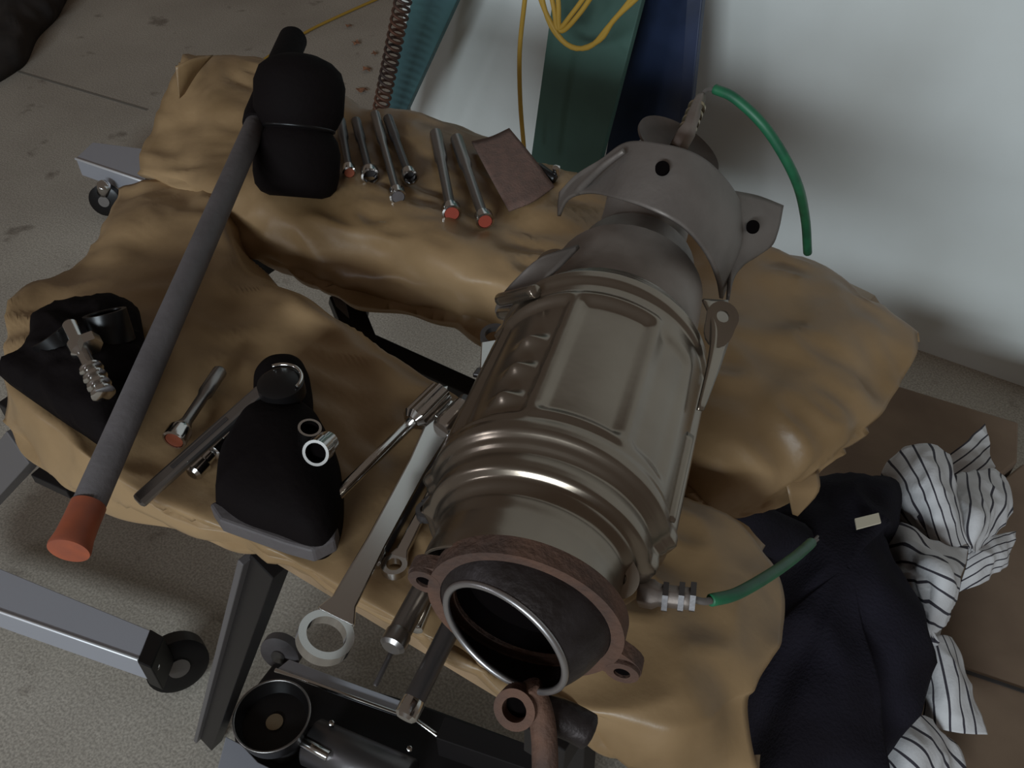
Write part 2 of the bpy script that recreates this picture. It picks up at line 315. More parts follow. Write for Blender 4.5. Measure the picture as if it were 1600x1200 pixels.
# seam lugs with holes
def lug(px, py, z, r, nrm, stem):
    c = P(px, py, z); l = ringprism('mounting_lug', c, nrm, r, .0042, .0022, M['shield'], cc, ear=lambda th: r*(1+1.1*max(0, math.cos(th))**4), xdir=Vector(stem)-c); return l
lug(1129, 495, .915, .0105, (.35, -.35, .85), cyl(.20, 20, .075))
lug(862, 412, .915, .012, (-.2, -.4, .9), cyl(.23, 110, .06))
lug(966, 903, .885, .011, (.3, -.6, .7), cyl(.04, 50, .06))
# side lip right: waved sheet
patch('seam_flange', [pr([(1098, 468, .918), (1112, 505, .915), (1108, 560, .905), (1090, 640, .898)]), pr([(1136, 470, .905), (1142, 510, .903), (1128, 562, .898), (1098, 642, .895)])], M['shield'], cc, nu=24, nv=4, thick=.002)
patch('seam_flange', [[cyl(s, 14, .0675) for s in (.08, .11, .15)], [cyl(s, 12, .0725) for s in (.082, .11, .148)]], M['shield'], cc, nu=16, nv=3, thick=.002)
# left lugs at the top: folded tab
tabs = patch('shield_tab', [pr([(850, 400, .93), (905, 385, .935)]), pr([(818, 425, .92), (880, 410, .935)]), pr([(785, 462, .895), (850, 440, .93)]), pr([(775, 485, .87), (835, 470, .92)]), pr([(790, 500, .85), (830, 492, .90)])], M['bracket'], cc, nu=12, nv=16, thick=.003)
tube('tab_bead', pr([(782, 468, .90), (808, 462, .92), (838, 455, .935)]), .0045, M['shield'], cc, seg=8)
tube('tab_bead', pr([(784, 490, .88), (806, 488, .90), (826, 484, .915)]), .0045, M['shield'], cc, seg=8)
# rusty flange and collector
fn = -ax; FC = W(824, 949, A.y+ax.y*.004)
def proj_fl(x, y):
    d = ray(x, y); t = (FC-CAM).dot(fn)/d.dot(fn); return CAM+d*t
ears = [proj_fl(670, 893), proj_fl(976, 1034)]
xd = (ears[1]-FC).normalized(); yd = fn.cross(xd)
ang = [math.atan2((e-FC).dot(yd), (e-FC).dot(xd)) for e in ears]; er = [(e-FC).length for e in ears]
def earf(th):
    r = .0495
    for a0, r0_ in zip(ang, er):
        dl = abs((th-a0+math.pi) % (2*math.pi)-math.pi); r = max(r, (r0_+.0095)*max(0, 1-(dl/.34)**2)**.5 if dl < .34 else 0)
    return r
ringprism('flange', FC, fn, .0495, .0363, .008, M['rust'], cc, n=140, ear=earf, xdir=xd)
for e in ears:
    ringprism('bolt_boss', e+fn*.0046, fn, .0085, .0042, .004, M['rust'], cc, n=24)
    lathe('bolt_hole', e+fn*.0040, fn, [(0, .0043), (.001, .0043)], M['soot_hole_shade'], cc, n=18)  # black disc painted as the dark of a bolt hole
ringprism('outer_bead', FC+fn*.004, fn, .0495, .043, .005, M['rust'], cc, n=60)
lathe('collector', FC, -fn, [(0, .0370), (.008, .034)], M['rust'], cc, close=False)
lathe('dark_bore', FC+fn*.002, -fn, [(0, .0362), (.010, .034), (.011, .001)], M['soot_hole_shade'], cc, close=False)
lathe('stud', P(768, 822, .915), (-.1, -.5, .8), [(-.012, .004), (0, .0065), (.006, .0065), (.007, .003)], M['rust'], cc, n=6)
RC = W(787, 998, FC.y-.022); rn = (-.56*RT-.54*UP-.63*FW).normalized()
a_, s_, u_ = frame(rn)
vsp, fsp = [], []; NP, NR = 64, 12
for i in range(NR+1):
    t = i/NR; c = FC.lerp(RC, t); r = .0445*(1-t)+.0345*t+.002*math.sin(t*math.pi)
    nn_ = fn.lerp(rn, t).normalized(); _, s2, u2 = frame(nn_)
    for k in range(NP): th = 2*math.pi*k/NP; vsp.append(c+(s2*math.cos(th)+u2*math.sin(th))*r)
for i in range(NR):
    for k in range(NP): fsp.append((i*NP+k, i*NP+(k+1) % NP, (i+1)*NP+(k+1) % NP, (i+1)*NP+k))
recalc(link('inlet_pipe', vsp, fsp, M['pipe'], cc))
tor = [RC+(s_*math.cos(2*math.pi*k/64)+u_*math.sin(2*math.pi*k/64))*.0338 for k in range(65)]
tube('machined_rim', tor, .0018, M['rim'], cc, n=10, caps=False)
eb = P(808, 1104, .868)
ringprism('bracket_eye', eb, (.1, -.75, .6), .0105, .0062, .009, M['rust'], cc, n=36)
lathe('eye_bore', eb+Vector((0, .003, -.001)), (.1, -.75, .6), [(0, .0072), (.001, .0072)], M['soot_hole_shade'], cc, n=20)  # black disc, the eye's inner shade put into its colour
tube('lower_bracket', pr([(826, 1070, .875), (842, 1105, .865), (850, 1150, .855), (852, 1215, .84)]), .0065, M['rust'], cc, seg=12)
tube('lower_stub', pr([(842, 1112, .85), (885, 1125, .845), (922, 1144, .84)]), .0095, M['pipe'], cc, seg=8)
# top bracket plate arching over the neck
b0 = pr([(878, 300, .885), (905, 272, .915), (945, 248, .945), (985, 225, .965), (1045, 230, .975), (1095, 250, .965), (1132, 285, .945), (1152, 318, .92), (1152, 330, .90)])
b1 = pr([(876, 318, .875), (900, 288, .905), (938, 268, .935), (985, 262, .96), (1045, 275, .965), (1095, 300, .955), (1135, 340, .93), (1152, 375, .905), (1150, 395, .885)])
b2 = pr([(876, 338, .868), (890, 312, .90), (925, 303, .925), (975, 314, .945), (1025, 333, .95), (1068, 358, .94), (1100, 395, .92), (1118, 435, .895), (1124, 466, .87)])
br = patch('bracket', [b0, b1, b2], M['bracket'], cc, nu=60, nv=24, thick=.0028, off=1)
tabp = patch('bracket_tab', [pr([(1138, 300, .925), (1180, 308, .915), (1221, 323, .905)]), pr([(1142, 345, .915), (1178, 352, .905), (1212, 362, .895)]), pr([(1140, 395, .895), (1160, 392, .892), (1196, 388, .885)]), pr([(1134, 470, .875), (1137, 445, .88), (1143, 415, .885)])], M['bracket'], cc, nu=14, nv=16, thick=.0028, off=1)
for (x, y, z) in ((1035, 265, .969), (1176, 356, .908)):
    lathe('bracket_hole', P(x, y, z), (.15, -.55, .8), [(0, .0048), (.0035, .0048)], M['soot_hole_shade'], cc, n=18)  # black plugs on the plate, coloured like shaded holes
# crease on bracket
tube('bracket_crease', pr([(902, 300, .915), (940, 262, .95), (975, 236, .968)]), .003, M['bracket'], cc, seg=10, r2=.002)
# upper dark inside / inlet behind the bracket and the dish
tube('rear_elbow', [A+ax*.30, A+ax*.36+up*.015, A+ax*.40+up*.035, P(1048, 305, .885)], .034, M['neck'], cc, n=24, seg=14)
dc = P(1066, 222, .952); dn = (.36*RT+.52*UP-.60*FW).normalized()
lathe('collar_dish', dc-dn*.014, dn, [(0, .014), (.002, .026), (.008, .0345), (.010, .0345), (.009, .032), (.006, .024), (.006, .008)], M['collar'], cc)
os1 = tube('oxygen_sensor', [dc-dn*.006, P(1078, 196, .96), P(1086, 172, .965), P(1096, 150, .968)], lambda t: [.0075, .0055, .0048, .0036][min(3, int(t*3.01))], M['neck'], cc, n=6, seg=9)
for t in (.25, .4, .55, .7): lathe('sensor_ring', dc.lerp(P(1097, 148, .968), t), P(1097, 148, .968)-dc, [(0, .0068), (.0025, .0068)], M['brass'], os1, n=20)
tube('sensor_wire', pr([(1096, 150, .968), (1104, 141, .97), (1118, 139, .97)]), .0018, M['wire'], cc, seg=6)
tube('green_sleeve', pr([(1116, 139, .97), (1150, 155, .968), (1200, 205, .95), (1243, 280, .91), (1258, 340, .85), (1262, 395, .80)]), .0040, M['green'], cc, seg=30)
s2 = tube('oxygen_sensor', pr([(1000, 925, .86), (1030, 930, .862), (1082, 936, .862)]), lambda t: .0085 if t < .5 else .0065, M['neck'], cc, n=6, seg=8)
for x in (1035, 1060, 1078): lathe('sensor_ring', P(x, 932, .862), P(1082, 936, .862)-P(1000, 925, .86), [(0, .0088), (.003, .0088)], M['dark_steel'], s2, n=6)
tube('sensor_wire', pr([(1082, 936, .862), (1100, 940, .86), (1112, 938, .858)]), .002, M['wire'], cc, seg=6)
tube('green_sleeve', pr([(1110, 938, .858), (1150, 928, .85), (1200, 900, .83), (1240, 872, .80), (1268, 848, .77)]), .0036, M['green'], cc, seg=20)
for q in (0, 5): tube('wire_end', pr([(1266, 850+q*.5, .77), (1278, 838+q, .765)]), .0010, M['wire'], cc)

# ---------------------------------------------------------------- black rubber block, grey rod
bl = thing('rubber_mallet_head', P(470, 300, .79), 'black waisted rubber mallet head standing on the rear cloth', 'mallet head')
bp = P(462, 308, .795); tp = P(470, 92, .905)
axm = (tp-bp); L = axm.length
lathe('head', bp, axm, [(0, .026), (.003, .034), (.010, .040), (.022, .0425), (L*.34, .0425), (L*.43, .0390), (L*.48, .034), (L*.53, .0385), (L*.62, .0440), (L*.82, .0445), (L*.92, .040), (L*.98, .031), (L*1.02, .018), (L*1.03, .004)], M['black'], bl, n=48)
tube('waist_band', [bp+axm*.5+(Vector(frame(axm)[1])*math.cos(t*math.pi/16)+Vector(frame(axm)[2])*math.sin(t*math.pi/16))*.0345 for t in range(33)], .0022, M['plastic'], bl, n=8, caps=False)
rd = thing('striking_rod', P(280, 470, .80), 'long grey rod with black top and orange flared tip, lying across the bench', 'rod')
ra, rb = P(456, 66, .87), P(131, 806, .825); dr = (rb-ra).normalized()
tube('shaft', [ra, ra.lerp(rb, .5), rb], .0105, M['rod'], rd, n=28)
lathe('grip', ra-dr*.016, dr, [(0, .006), (.003, .012), (.010, .0155), (.10, .0158), (.17, .0150), (.185, .0130)], M['black'], rd, n=32)
lathe('orange_tip', rb-dr*.008, dr, [(0, .0112), (.012, .0113), (.024, .0118), (.032, .0132), (.034, .0128), (.035, .002)], M['orange'], rd, n=32)

# ---------------------------------------------------------------- tools
def driver(px0, px1, label, head, z=.796, shr=.0042, hr=.0085, tip=None, name='nut_driver', group='drivers'):
    a0, a1 = P(*px0, z+.004), P(*px1, z+.006); d = (a1-a0).normalized(); t = thing(name, (a0+a1)/2-Vector((0, 0, .004)), label, 'hand tool', group)
    L = (a1-a0).length
    lathe('shaft', a0, d, [(0, shr*1.0), (.002, shr*1.35), (L*.35, shr*1.35), (L*.40, shr), (L-.02, shr), (L-.012, hr*.8)], M['satin'] if head == 'satin' else M['dark_steel'], t, n=20)
    lathe('socket_end', a1-d*.014, d, [(0, hr*.75), (.004, hr), (.014, hr), (.0145, hr*.8), (.010, hr*.7)], M['chrome'], t, n=24, close=False)
    if tip: lathe('end_insert', a1-d*.004, d, [(0, hr*.74), (.004, hr*.74)], tip, t, n=18)
    return t
driver((532, 188), (546, 270), 'dark slim driver nearest the black mallet head, with an orange end', 'dark', tip=M['orange'], hr=.007)
driver((556, 188), (579, 276), 'dark slim driver with open ring end, second from the black mallet head', 'dark', hr=.0095)
driver((586, 178), (622, 308), 'long dark driver with bright socket, left of the pair of closely laid drivers', 'satin', hr=.0085, tip=M['rod'])
driver((606, 184), (641, 278), 'shorter chrome-ended driver behind the longest left-hand driver', 'dark', hr=.0085)
driver((681, 208), (706, 334), 'grey driver with a red end, left one of the two beside the sanding sheet', 'satin', tip=M['red'], hr=.0095, shr=.0052)
driver((713, 216), (758, 346), 'grey driver with a dark red end, touching the sanding sheet', 'satin', tip=M['red'], hr=.0090, shr=.0052)
driver((345, 578), (272, 688), 'short grey driver with orange end on the front cloth beside the grey rod', 'satin', tip=M['orange'], hr=.0090, group=None)
# sanding sheet leaning on the rear edge
sh_ = patch('sanding_sheet', [pr([(737, 222, .80), (768, 214, .805), (796, 201, .81)]), pr([(765, 275, .80), (800, 262, .806), (832, 245, .81)]), pr([(795, 330, .795), (832, 315, .80), (866, 292, .80)])], M['sand'], nu=12, nv=12, thick=.002)
tag(sh_, 'dark reddish-brown sanding sheet curling at the rear edge of the bench', 'sandpaper')
bt = thing('spring_clip', P(862, 275, .79), 'small black clip with a chrome tip at the rear edge of the bench', 'clip')
tube('body', pr([(842, 262, .80), (855, 272, .802), (868, 280, .80)]), .0055, M['plastic'], bt, seg=6)
lathe('chrome_tip', P(870, 272, .803), (0, -.2, 1), [(0, .0035), (.009, .004), (.011, .001)], M['chrome'], bt, n=14)

def bar(name, p0, p1, z0, z1, r, m, label, cat='hand tool', ends=None):
    a0, a1 = P(*p0, z0), P(*p1, z1); d = (a1-a0).normalized(); L = (a1-a0).length
    t = thing(name, (a0+a1)/2-Vector((0, 0, r)), label, cat)
    lathe('tube', a0, d, [(0, r*.7), (.001, r), (L*.99, r), (L, r*.8)], M[m], t, n=28)
    if ends: lathe('end_collar', a0-d*.006, d, [(0, r*.8), (.002, r*1.12), (.010, r*1.12), (.012, r)], M[ends], t, n=24)
    return t
def wrench(p0, p1, z0, z1, label, wd=.010, th=.0045, rr=.0135, ri=.0085, m='chrome', jaw=True, tilt=0, name='combination_wrench', group='combination wrenches'):
    """ring end at p0, open end at p1"""
    a0, a1 = P(*p0, z0), P(*p1, z1); d = (a1-a0).normalized(); s = d.cross(up).normalized(); n = s.cross(d)
    n = (n*math.cos(tilt)+s*math.sin(tilt)).normalized(); s = d.cross(n)
    t = thing(name, (a0+a1)/2-Vector((0, 0, th)), label, 'wrench', group); L = (a1-a0).length; mm = M[m]
    prof_ = [(rr*.8, wd*.75), (rr*1.5, wd*.48), (L*.35, wd*.40), (L*.7, wd*.44), (L-.016, wd*.62), (L-.008, wd*.8)]
    top = [a0+d*x+s*y for x, y in prof_]+[a0+d*x-s*y for x, y in reversed(prof_)]
    prism('shank', [p-n*th/2 for p in top], n*th, mm, t, .0012)
    ringprism('box_end', a0, n+d*.12, rr, ri, th*1.25, mm, t, n=48)
    if jaw:
        J = [(-.012, .006), (0, .0105), (.012, .0105), (.016, .007), (.006, .0050), (.006, -.0050), (.016, -.007), (.012, -.0105), (0, -.0105), (-.012, -.006)]
        prism('open_end', [a1+d*x*rr/.0135+s*y*rr/.0135-n*th*.6 for x, y in J], n*th*1.2, mm, t, .0008)
    return t
wrench((508, 996), (700, 640), .815, .803, 'large chrome combination wrench with its ring end hanging past the front edge', wd=.0165, rr=.0165, ri=.0118, th=.006, tilt=.35)
wrench((616, 886), (742, 640), .800, .802, 'chrome wrench lying next to the large ring wrench, toward the converter', wd=.009, rr=.0085, ri=.005)
wrench((774, 526), (752, 600), .80, .80, 'short wrench with a black ring, half under the left side of the converter', wd=.011, rr=.0125, ri=.0085, m='dark_steel', jaw=False)
wrench((668, 800), (760, 600), .803, .806, 'dark wrench squeezed between the chrome tools and the converter shell', wd=.010, rr=.008, ri=.005, m='dark_steel')
t = thing('flat_spanner', P(764, 556, .79), 'bright polished spanner end peeking out left of the converter shell', 'wrench')
prism('blade', pr([(752, 540, .80), (775, 536, .80), (782, 560, .80), (765, 590, .80), (750, 580, .80)]), (0, 0, .004), M['chrome'], t)
prism('shank', pr([(775, 545, .799), (790, 545, .799), (800, 575, .799), (780, 580, .799)]), (0, 0, .003), M['chrome'], t)
bar('long_drive_bar', (588, 872), (728, 622), .799, .80, .0052, 'dark_steel', 'long dark drive bar between the large ring wrench and the drive handle', ends='chrome')
# flat-ended chrome extension bar with fluted socket
a0, a1 = P(468, 832, .812), P(648, 655, .812); d = (a1-a0).normalized()
t = thing('drive_bar', (a0+a1)/2-Vector((0, 0, .012)), 'long chrome drive handle with a fluted socket head, lying diagonally in mid bench', 'socket wrench')
beam('flat_end', a0, a0+d*.024, .0125, .008, M['satin'], t)
tube('bar', [a0+d*.022, a1], .0042, M['chrome'], t, n=16)
lathe('fluted_socket', a1-d*.004, d, [(0, .006), (.004, .0098), (.036, .0098), (.038, .007)], M['chrome'], t, n=48, jag=lambda th: 1+.06*math.cos(th*8))
lathe('second_socket', a1+d*.006+d.cross(up)*.019-up*.006, d, [(0, .0065), (.003, .0088), (.028, .0088), (.029, .006)], M['chrome'], t, n=24)
# deep tube socket and chrome bars hanging over the front edge
bar('tube_socket', (618, 1000), (706, 838), .812, .81, .0070, 'satin', 'thick dull grey tube socket jutting over the front edge beside the flange', ends='satin')
bar('extension_bar', (640, 1108), (712, 965), .80, .812, .0062, 'dark_steel', 'dark extension bar with chrome end hanging lowest below the flange', ends='chrome')
bar('extension_bar', (648, 985), (700, 860), .803, .803, .0048, 'chrome', 'slim chrome extension bar between the tube socket and rusty flange')
bar('thin_punch', (586, 1072), (640, 960), .79, .80, .0016, 'dark_steel', 'very thin dark rod poking out under the thick grey tube socket')
# ratchet on black case
a0, a1 = P(215, 785, .806), P(428, 595, .838); d = (a1-a0).normalized()
t = thing('ratchet_handle', (a0+a1)/2-Vector((0, 0, .01)), 'long chrome ratchet with a round black-and-chrome head, left of the black body', 'socket wrench')
beam('handle', a0, a1-d*.01, .0115, .007, M['satin'], t, b=.0025)
beam('handle_groove', a0+d*.03+up*.0036, a0.lerp(a1, .65)+up*.0036, .0035, .0012, M['dark_steel'], t, b=.0003)
hc = P(440, 606, .838)
lathe('ratchet_head', hc-up*.008, (0, 0, 1), [(0, .012), (.002, .0165), (.013, .0165), (.016, .012)], M['plastic'], t, n=40)
arc = [hc+up*.0085+(RT*math.cos(q)+FH*math.sin(q))*.0155 for q in [math.radians(x) for x in range(-30, 130, 10)]]
tube('chrome_arc', arc, .0014, M['chrome'], t, n=8)
a0, a1 = P(300, 742, .800), P(392, 640, .802); d = (a1-a0).normalized()
t = thing('universal_joint', (a0+a1)/2-Vector((0, 0, .008)), 'knuckled chrome joint and extension lying beside the ratchet handle', 'socket wrench')
for q, r in ((.0, .0068), (.30, .0080), (.62, .0062)):
    lathe('knuckle', a0.lerp(a1, q), d, [(0, r*.7), (.002, r), (.012, r), (.014, r*.7)], M['chrome'], t, n=24)
tube('core', [a0, a1], .0045, M['chrome'], t, n=16)
# black moulded body
def outl(l, z): return [P(x, y, z) for x, y in l]
t = thing('black_tool_body', P(430, 760, .79), 'matte black bulky power-tool body with rounded neck, lying on the front cloth', 'power tool')
mound('housing', outl([(345, 800), (352, 745), (372, 700), (392, 660), (440, 645), (492, 668), (515, 700), (535, 760), (530, 835), (498, 868), (440, 850), (385, 830)], .80), .795, .842, M['black'], t, wr=.001, seed=5)
mound('neck', outl([(398, 640), (402, 600), (425, 578), (462, 575), (482, 592), (488, 630), (482, 668), (430, 672)], .80), .795, .826, M['black'], t, wr=.001, seed=8)
solE = outl([(334, 808), (350, 832), (400, 850), (450, 868), (492, 880), (528, 862), (532, 838), (495, 856), (440, 845), (385, 826), (345, 802)], .797)
prism('rubber_sole', solE, (0, 0, .014), M['rod'], t, .002)
# sockets
def socket(px, py, z, axis, r, L, label, m='chrome', grp='loose sockets'):
    c = P(px, py, z); t = thing('socket', c-Vector((0, 0, r)), label, 'socket', grp); a = Vector(axis).normalized()
    lathe('shell', c, -a, [(.004, r*.72), (0, r*.78), (0, r), (L*.5, r), (L*.55, r*.86), (L, r*.86), (L, r*.3)], M[m], t, n=36, close=False)
    lathe('bore', c-a*.001, -a, [(0, r*.74), (.006, r*.7), (.0065, .0005)], M['soot_hole_shade'], t, n=24, close=False); return t  # black lining paints the shade inside the socket
vd = (-.15*RT-.25*UP-.95*FW)
socket(493, 708, .858, vd, .0088, .022, 'small bright chrome socket with its open end up, on the black tool body')
socket(484, 668, .852, (.2, .1, 1), .0078, .018, 'chrome socket tipped away behind the open-ended one on the black tool body')
# black cluster at far left of the front cloth
socket(163, 488, .84, (-.35, .25, .8), .0165, .05, 'black impact socket standing highest at the far-left cluster', 'plastic')
socket(78, 520, .83, (-.5, -.1, .8), .0175, .045, 'black impact socket at the left end of the cluster near the cloth corner', 'plastic')
bg = mound('black_glove', outl([(10, 590), (45, 560), (60, 520), (110, 500), (150, 490), (200, 480), (222, 520), (225, 570), (205, 640), (170, 690), (120, 665), (60, 625)], .80), .792, .828, M['black'], wr=.006, ws=45, seed=2)
tag(bg, 'crumpled black glove under the sockets at the far-left end of the front cloth', 'glove')
t = thing('bolt_with_spring', P(140, 570, .79), 'chrome bolt with ringed coil end lying on the black glove', 'bolt')
a0, a1 = P(108, 505, .845), P(160, 612, .835); d = (a1-a0).normalized()
lathe('shank', a0, d, [(0, .003), (.002, .0055), (.022, .0055), (.024, .0085), (.034, .0085), (.036, .005), ((a1-a0).length, .005)], M['chrome'], t, n=24)
for q in (.66, .77, .88, .99): lathe('coil', a0.lerp(a1, q), d, [(0, .0065), (.0015, .0085), (.003, .0085), (.0045, .0065)], M['chrome'], t, n=24)
lathe('hex_nut', P(138, 530, .85), d, [(0, .008), (.009, .008)], M['chrome'], t, n=6)

# ---------------------------------------------------------------- planks, blue sheet, cords by the wall
def plank(name, L0, L1, R0, R1, y0, y1, ztop, m, label, cat, t=.018):
    def edge(pa, pb):
        a, b = W(*pa, y1), W(*pb, y0); k = lambda z: b+(a-b)*((z-b.z)/(a.z-b.z)); return k(.004), k(ztop)
    lb, lt = edge(L0, L1); rb_, rt = edge(R0, R1)
    o = prism(name, [lb, rb_, rt, lt], (0, t, 0), m, b=.002); return tag(o, label, cat)
plank('green_plank', (863, 0), (829, 250), (1003, 0), (938, 250), 1.38, 1.44, 1.3, M['greenpaint'], 'green painted plank leaning against the white wall behind the converter', 'plank')
plank('blue_board', (990, 0), (950, 220), (1097, 0), (1078, 185), 1.50, 1.54, 1.25, M['blue'], 'glossy dark blue board leaning beside the green plank', 'board')
plank('teal_plank', (643, 0), (603, 165), (714, 0), (636, 170), 1.53, 1.56, 1.2, M['teal'], 'narrow teal plank leaning at the left end of the wall', 'plank')
yc = thing('yellow_cord', W(900, 40, 1.32), 'yellow extension cord hanging in loops in front of the green plank', 'cord')
cy = 1.30
def wp(l, y=cy): return [W(x, yy, y) for x, yy in l]
for pts in ([(838, -60), (850, 10), (868, 52), (900, 76), (938, 62), (960, 30), (1000, -8), (1040, -60)],
            [(850, -60), (865, 10), (872, 45), (895, 20), (925, -20), (960, -60)],
            [(862, -60), (872, 0), (876, 48), (905, 22), (940, -30)], [(830, -60), (842, -10), (858, 30), (884, 68), (920, 74), (952, 40), (985, 0), (1020, -50)]):
    tube('loop', wp(pts), .0042, M['yellow'], yc, seg=30, n=10)
tube('hanging_strand', wp([(826, -60), (820, 0), (812, 80), (813, 160), (819, 235)]), .0042, M['yellow'], yc, seg=20, n=10)
fc_ = tube('yellow_cord', pr([(395, 105, .006), (470, 55, .006), (530, 25, .006), (620, -15, .006)]), .005, M['yellow'], seg=20, n=10)
tag(fc_, 'thin yellow cord running along the floor behind the rod tip', 'cord')
# coiled wire against teal plank
hel = []; c0, c1 = W(632, -10, 1.42), W(596, 165, 1.42); dv = c1-c0; f_, s1, u1 = frame(dv)
for k in range(19*14): q = k/(19*14); an = 2*math.pi*19*q; hel.append(c0+dv*q*1.25+(s1*math.cos(an)+u1*math.sin(an))*.016)
tag(tube('coiled_wire', hel, .0034, M['spring'], n=6), 'rusty dark coil of wire hanging along the teal plank', 'wire')
for (x, y, r, a, lb) in ((556, 68, .016, .3, 'shrivelled brown leaf in the middle of the scatter left of the coiled wire'), (573, 110, .018, 1.4, 'orange-brown leaf on the floor just above the nearest one'), (566, 142, .02, 2.2, 'largest curled leaf, nearest the rear edge of the bench'), (585, 85, .012, .9, 'small leaf closest to the coiled wire'), (545, 42, .012, 2.0, 'small leaf farthest from the bench, near the yellow floor cord')):
    c = P(x, y, .004); ln = [c+Vector((math.cos(a+q)*r*(1 if i % 2 == 0 else .62), math.sin(a+q)*r*(1 if i % 2 == 0 else .62), .004*(i % 3))) for i, q in enumerate([k*math.pi/4 for k in range(8)])]
    tag(prism('dead_leaf', ln, (0, 0, .0015), M['leaf'], b=0), lb, 'leaf', 'dead leaves by the teal plank')

# ---------------------------------------------------------------- floor: castor rails, jack, tarp
def castor(c, r, wdt, axis, parent, m='plastic'):
    wname = lathe('wheel', c-Vector(axis).normalized()*wdt/2, axis, [(0, r*.8), (.003, r), (wdt-.003, r), (wdt, r*.8)], M[m], parent, n=36)
    h = lathe('hub', c-Vector(axis).normalized()*(wdt/2+.003), axis, [(0, r*.35), (wdt+.006, r*.35)], M['satin'], wname, n=20); h.parent = wname; h.matrix_parent_inverse = wname.matrix_basis.inverted(); h.location = (0, 0, 0)
    return wname
cz = .045
r1_ = thing('castor_rail', P(100, 990, 0), 'wide grey metal rail ending in a black castor, on the floor at lower left', 'wheeled rail')
q = pr([(-140, 905, .13), (-140, 840, .13), (0, 888, .13), (236, 985, .13), (216, 1030, .13), (0, 955, .13)])
prism('rail', q, (0, 0, -.06), M['alu'], r1_, .0015)
prism('end_cap', pr([(234, 982, .132), (256, 995, .132), (236, 1044, .132), (214, 1034, .132)]), (0, 0, -.064), M['plastic'], r1_, .002)
cw = P(275, 1034, .05)
castor(cw, .046, .030, (.85, -.35, .25), r1_)
tube('fork_bolt', pr([(236, 1048, .095), (240, 1040, .115)]), .009, M['chrome'], r1_, n=14)
r2_ = thing('castor_rail', P(220, 255, 0), 'short shiny metal rail with a chrome castor beneath, on the floor at upper left', 'wheeled rail')
prism('rail', pr([(118, 247, .12), (145, 222, .12), (285, 240, .12), (340, 262, .12), (330, 300, .12), (228, 285, .12)]), (0, 0, -.05), M['alu'], r2_, .002)
beam('rib', P(228, 284, .122), P(252, 238, .122), .008, .006, M['dark_steel'], r2_)
tube('edge_glint', pr([(118, 248, .121), (228, 285, .121)]), .0034, M['glint_edge'], r2_, n=8)  # whitish strip added as the highlight on this rail edge
tube('edge_glint', pr([(-140, 907, .1305), (0, 956, .1305), (216, 1031, .1305)]), .0024, M['glint_edge'], r1_, n=8)  # same painted highlight along the lower-left rail
cw = P(166, 312, .05); castor(cw, .040, .026, (.5, -.8, .2), r2_, 'plastic')
tube('stem', [cw+up*.02, P(162, 288, .10)], .016, M['chrome'], r2_, n=18)

jk = thing('trolley_jack', P(560, 1140, 0), 'black and chrome trolley jack with round saddle, on the floor below the bench', 'jack')
sc = P(425, 1118, .20)
lathe('saddle', sc-up*.03, (0, 0, 1), [(0, .030), (.004, .044), (.030, .049), (.031, .046), (.012, .040), (.010, .002)], M['plastic'], jk, n=48, close=False)
tube('saddle_rim', [sc+up*.001+Vector((math.cos(k*math.pi/24), math.sin(k*math.pi/24), 0))*.0475 for k in range(49)], .0016, M['satin'], jk, n=8, caps=False)
lathe('saddle_pad', sc-up*.021, (0, 0, 1), [(0, .011), (.004, .011)], M['brass'], jk, n=20)
tube('saddle_post', [sc-up*.03, sc-up*.12], .022, M['dark_steel'], jk, n=20)
sp = pr([(432, 1046, .165), (452, 1030, .165), (520, 1056, .165), (600, 1085, .165), (640, 1100, .165), (652, 1124, .165), (560, 1092, .165)])
prism('side_plate', sp, (0, 0, -.012), M['alu'], jk, .001)
tube('side_edge', pr([(430, 1047, .167), (560, 1093, .167), (650, 1125, .167), (684, 1150, .167)]), .0032, M['chrome'], jk, n=10)
prism('lower_frame', pr([(376, 1150, .05), (440, 1066, .05), (660, 1130, .05), (900, 1220, .05), (880, 1330, .05), (400, 1330, .05)]), (0, 0, .06), M['frame'], jk, .004)
tube('hydraulic_cylinder', pr([(485, 1158, .15), (640, 1225, .15)]), .030, M['dark_steel'], jk, n=32)
tube('chrome_ram', pr([(468, 1156, .175), (514, 1182, .175)]), .007, M['chrome'], jk, n=16)
prism('near_plate', pr([(355, 1155, .13), (380, 1168, .13), (405, 1195, .13), (520, 1250, .13), (330, 1250, .13)]), (0, 0, .008), M['alu'], jk, .001)
beam('rear_frame', P(690, 1150, .16), P(880, 1215, .16), .03, .05, M['frame'], jk)
for (x, y) in ((518, 1130), (640, 1170)): tube('bolt_head', [P(x, y, .17), P(x, y, .18)], .004, M['chrome'], jk, n=6)
castor(P(440, 1018, .10), .030, .02, (.3, -.9, .3), jk, 'rod')

tp_ = mound('dark_tarp', outl([(-60, -40), (30, -60), (110, -40), (95, 20), (60, 60), (30, 110), (-60, 130)], .0), .0, .10, M['tarp'], wr=.02, ws=9)
tag(tp_, 'dark brown heap of cloth on the floor at the top-left corner', 'cloth heap')

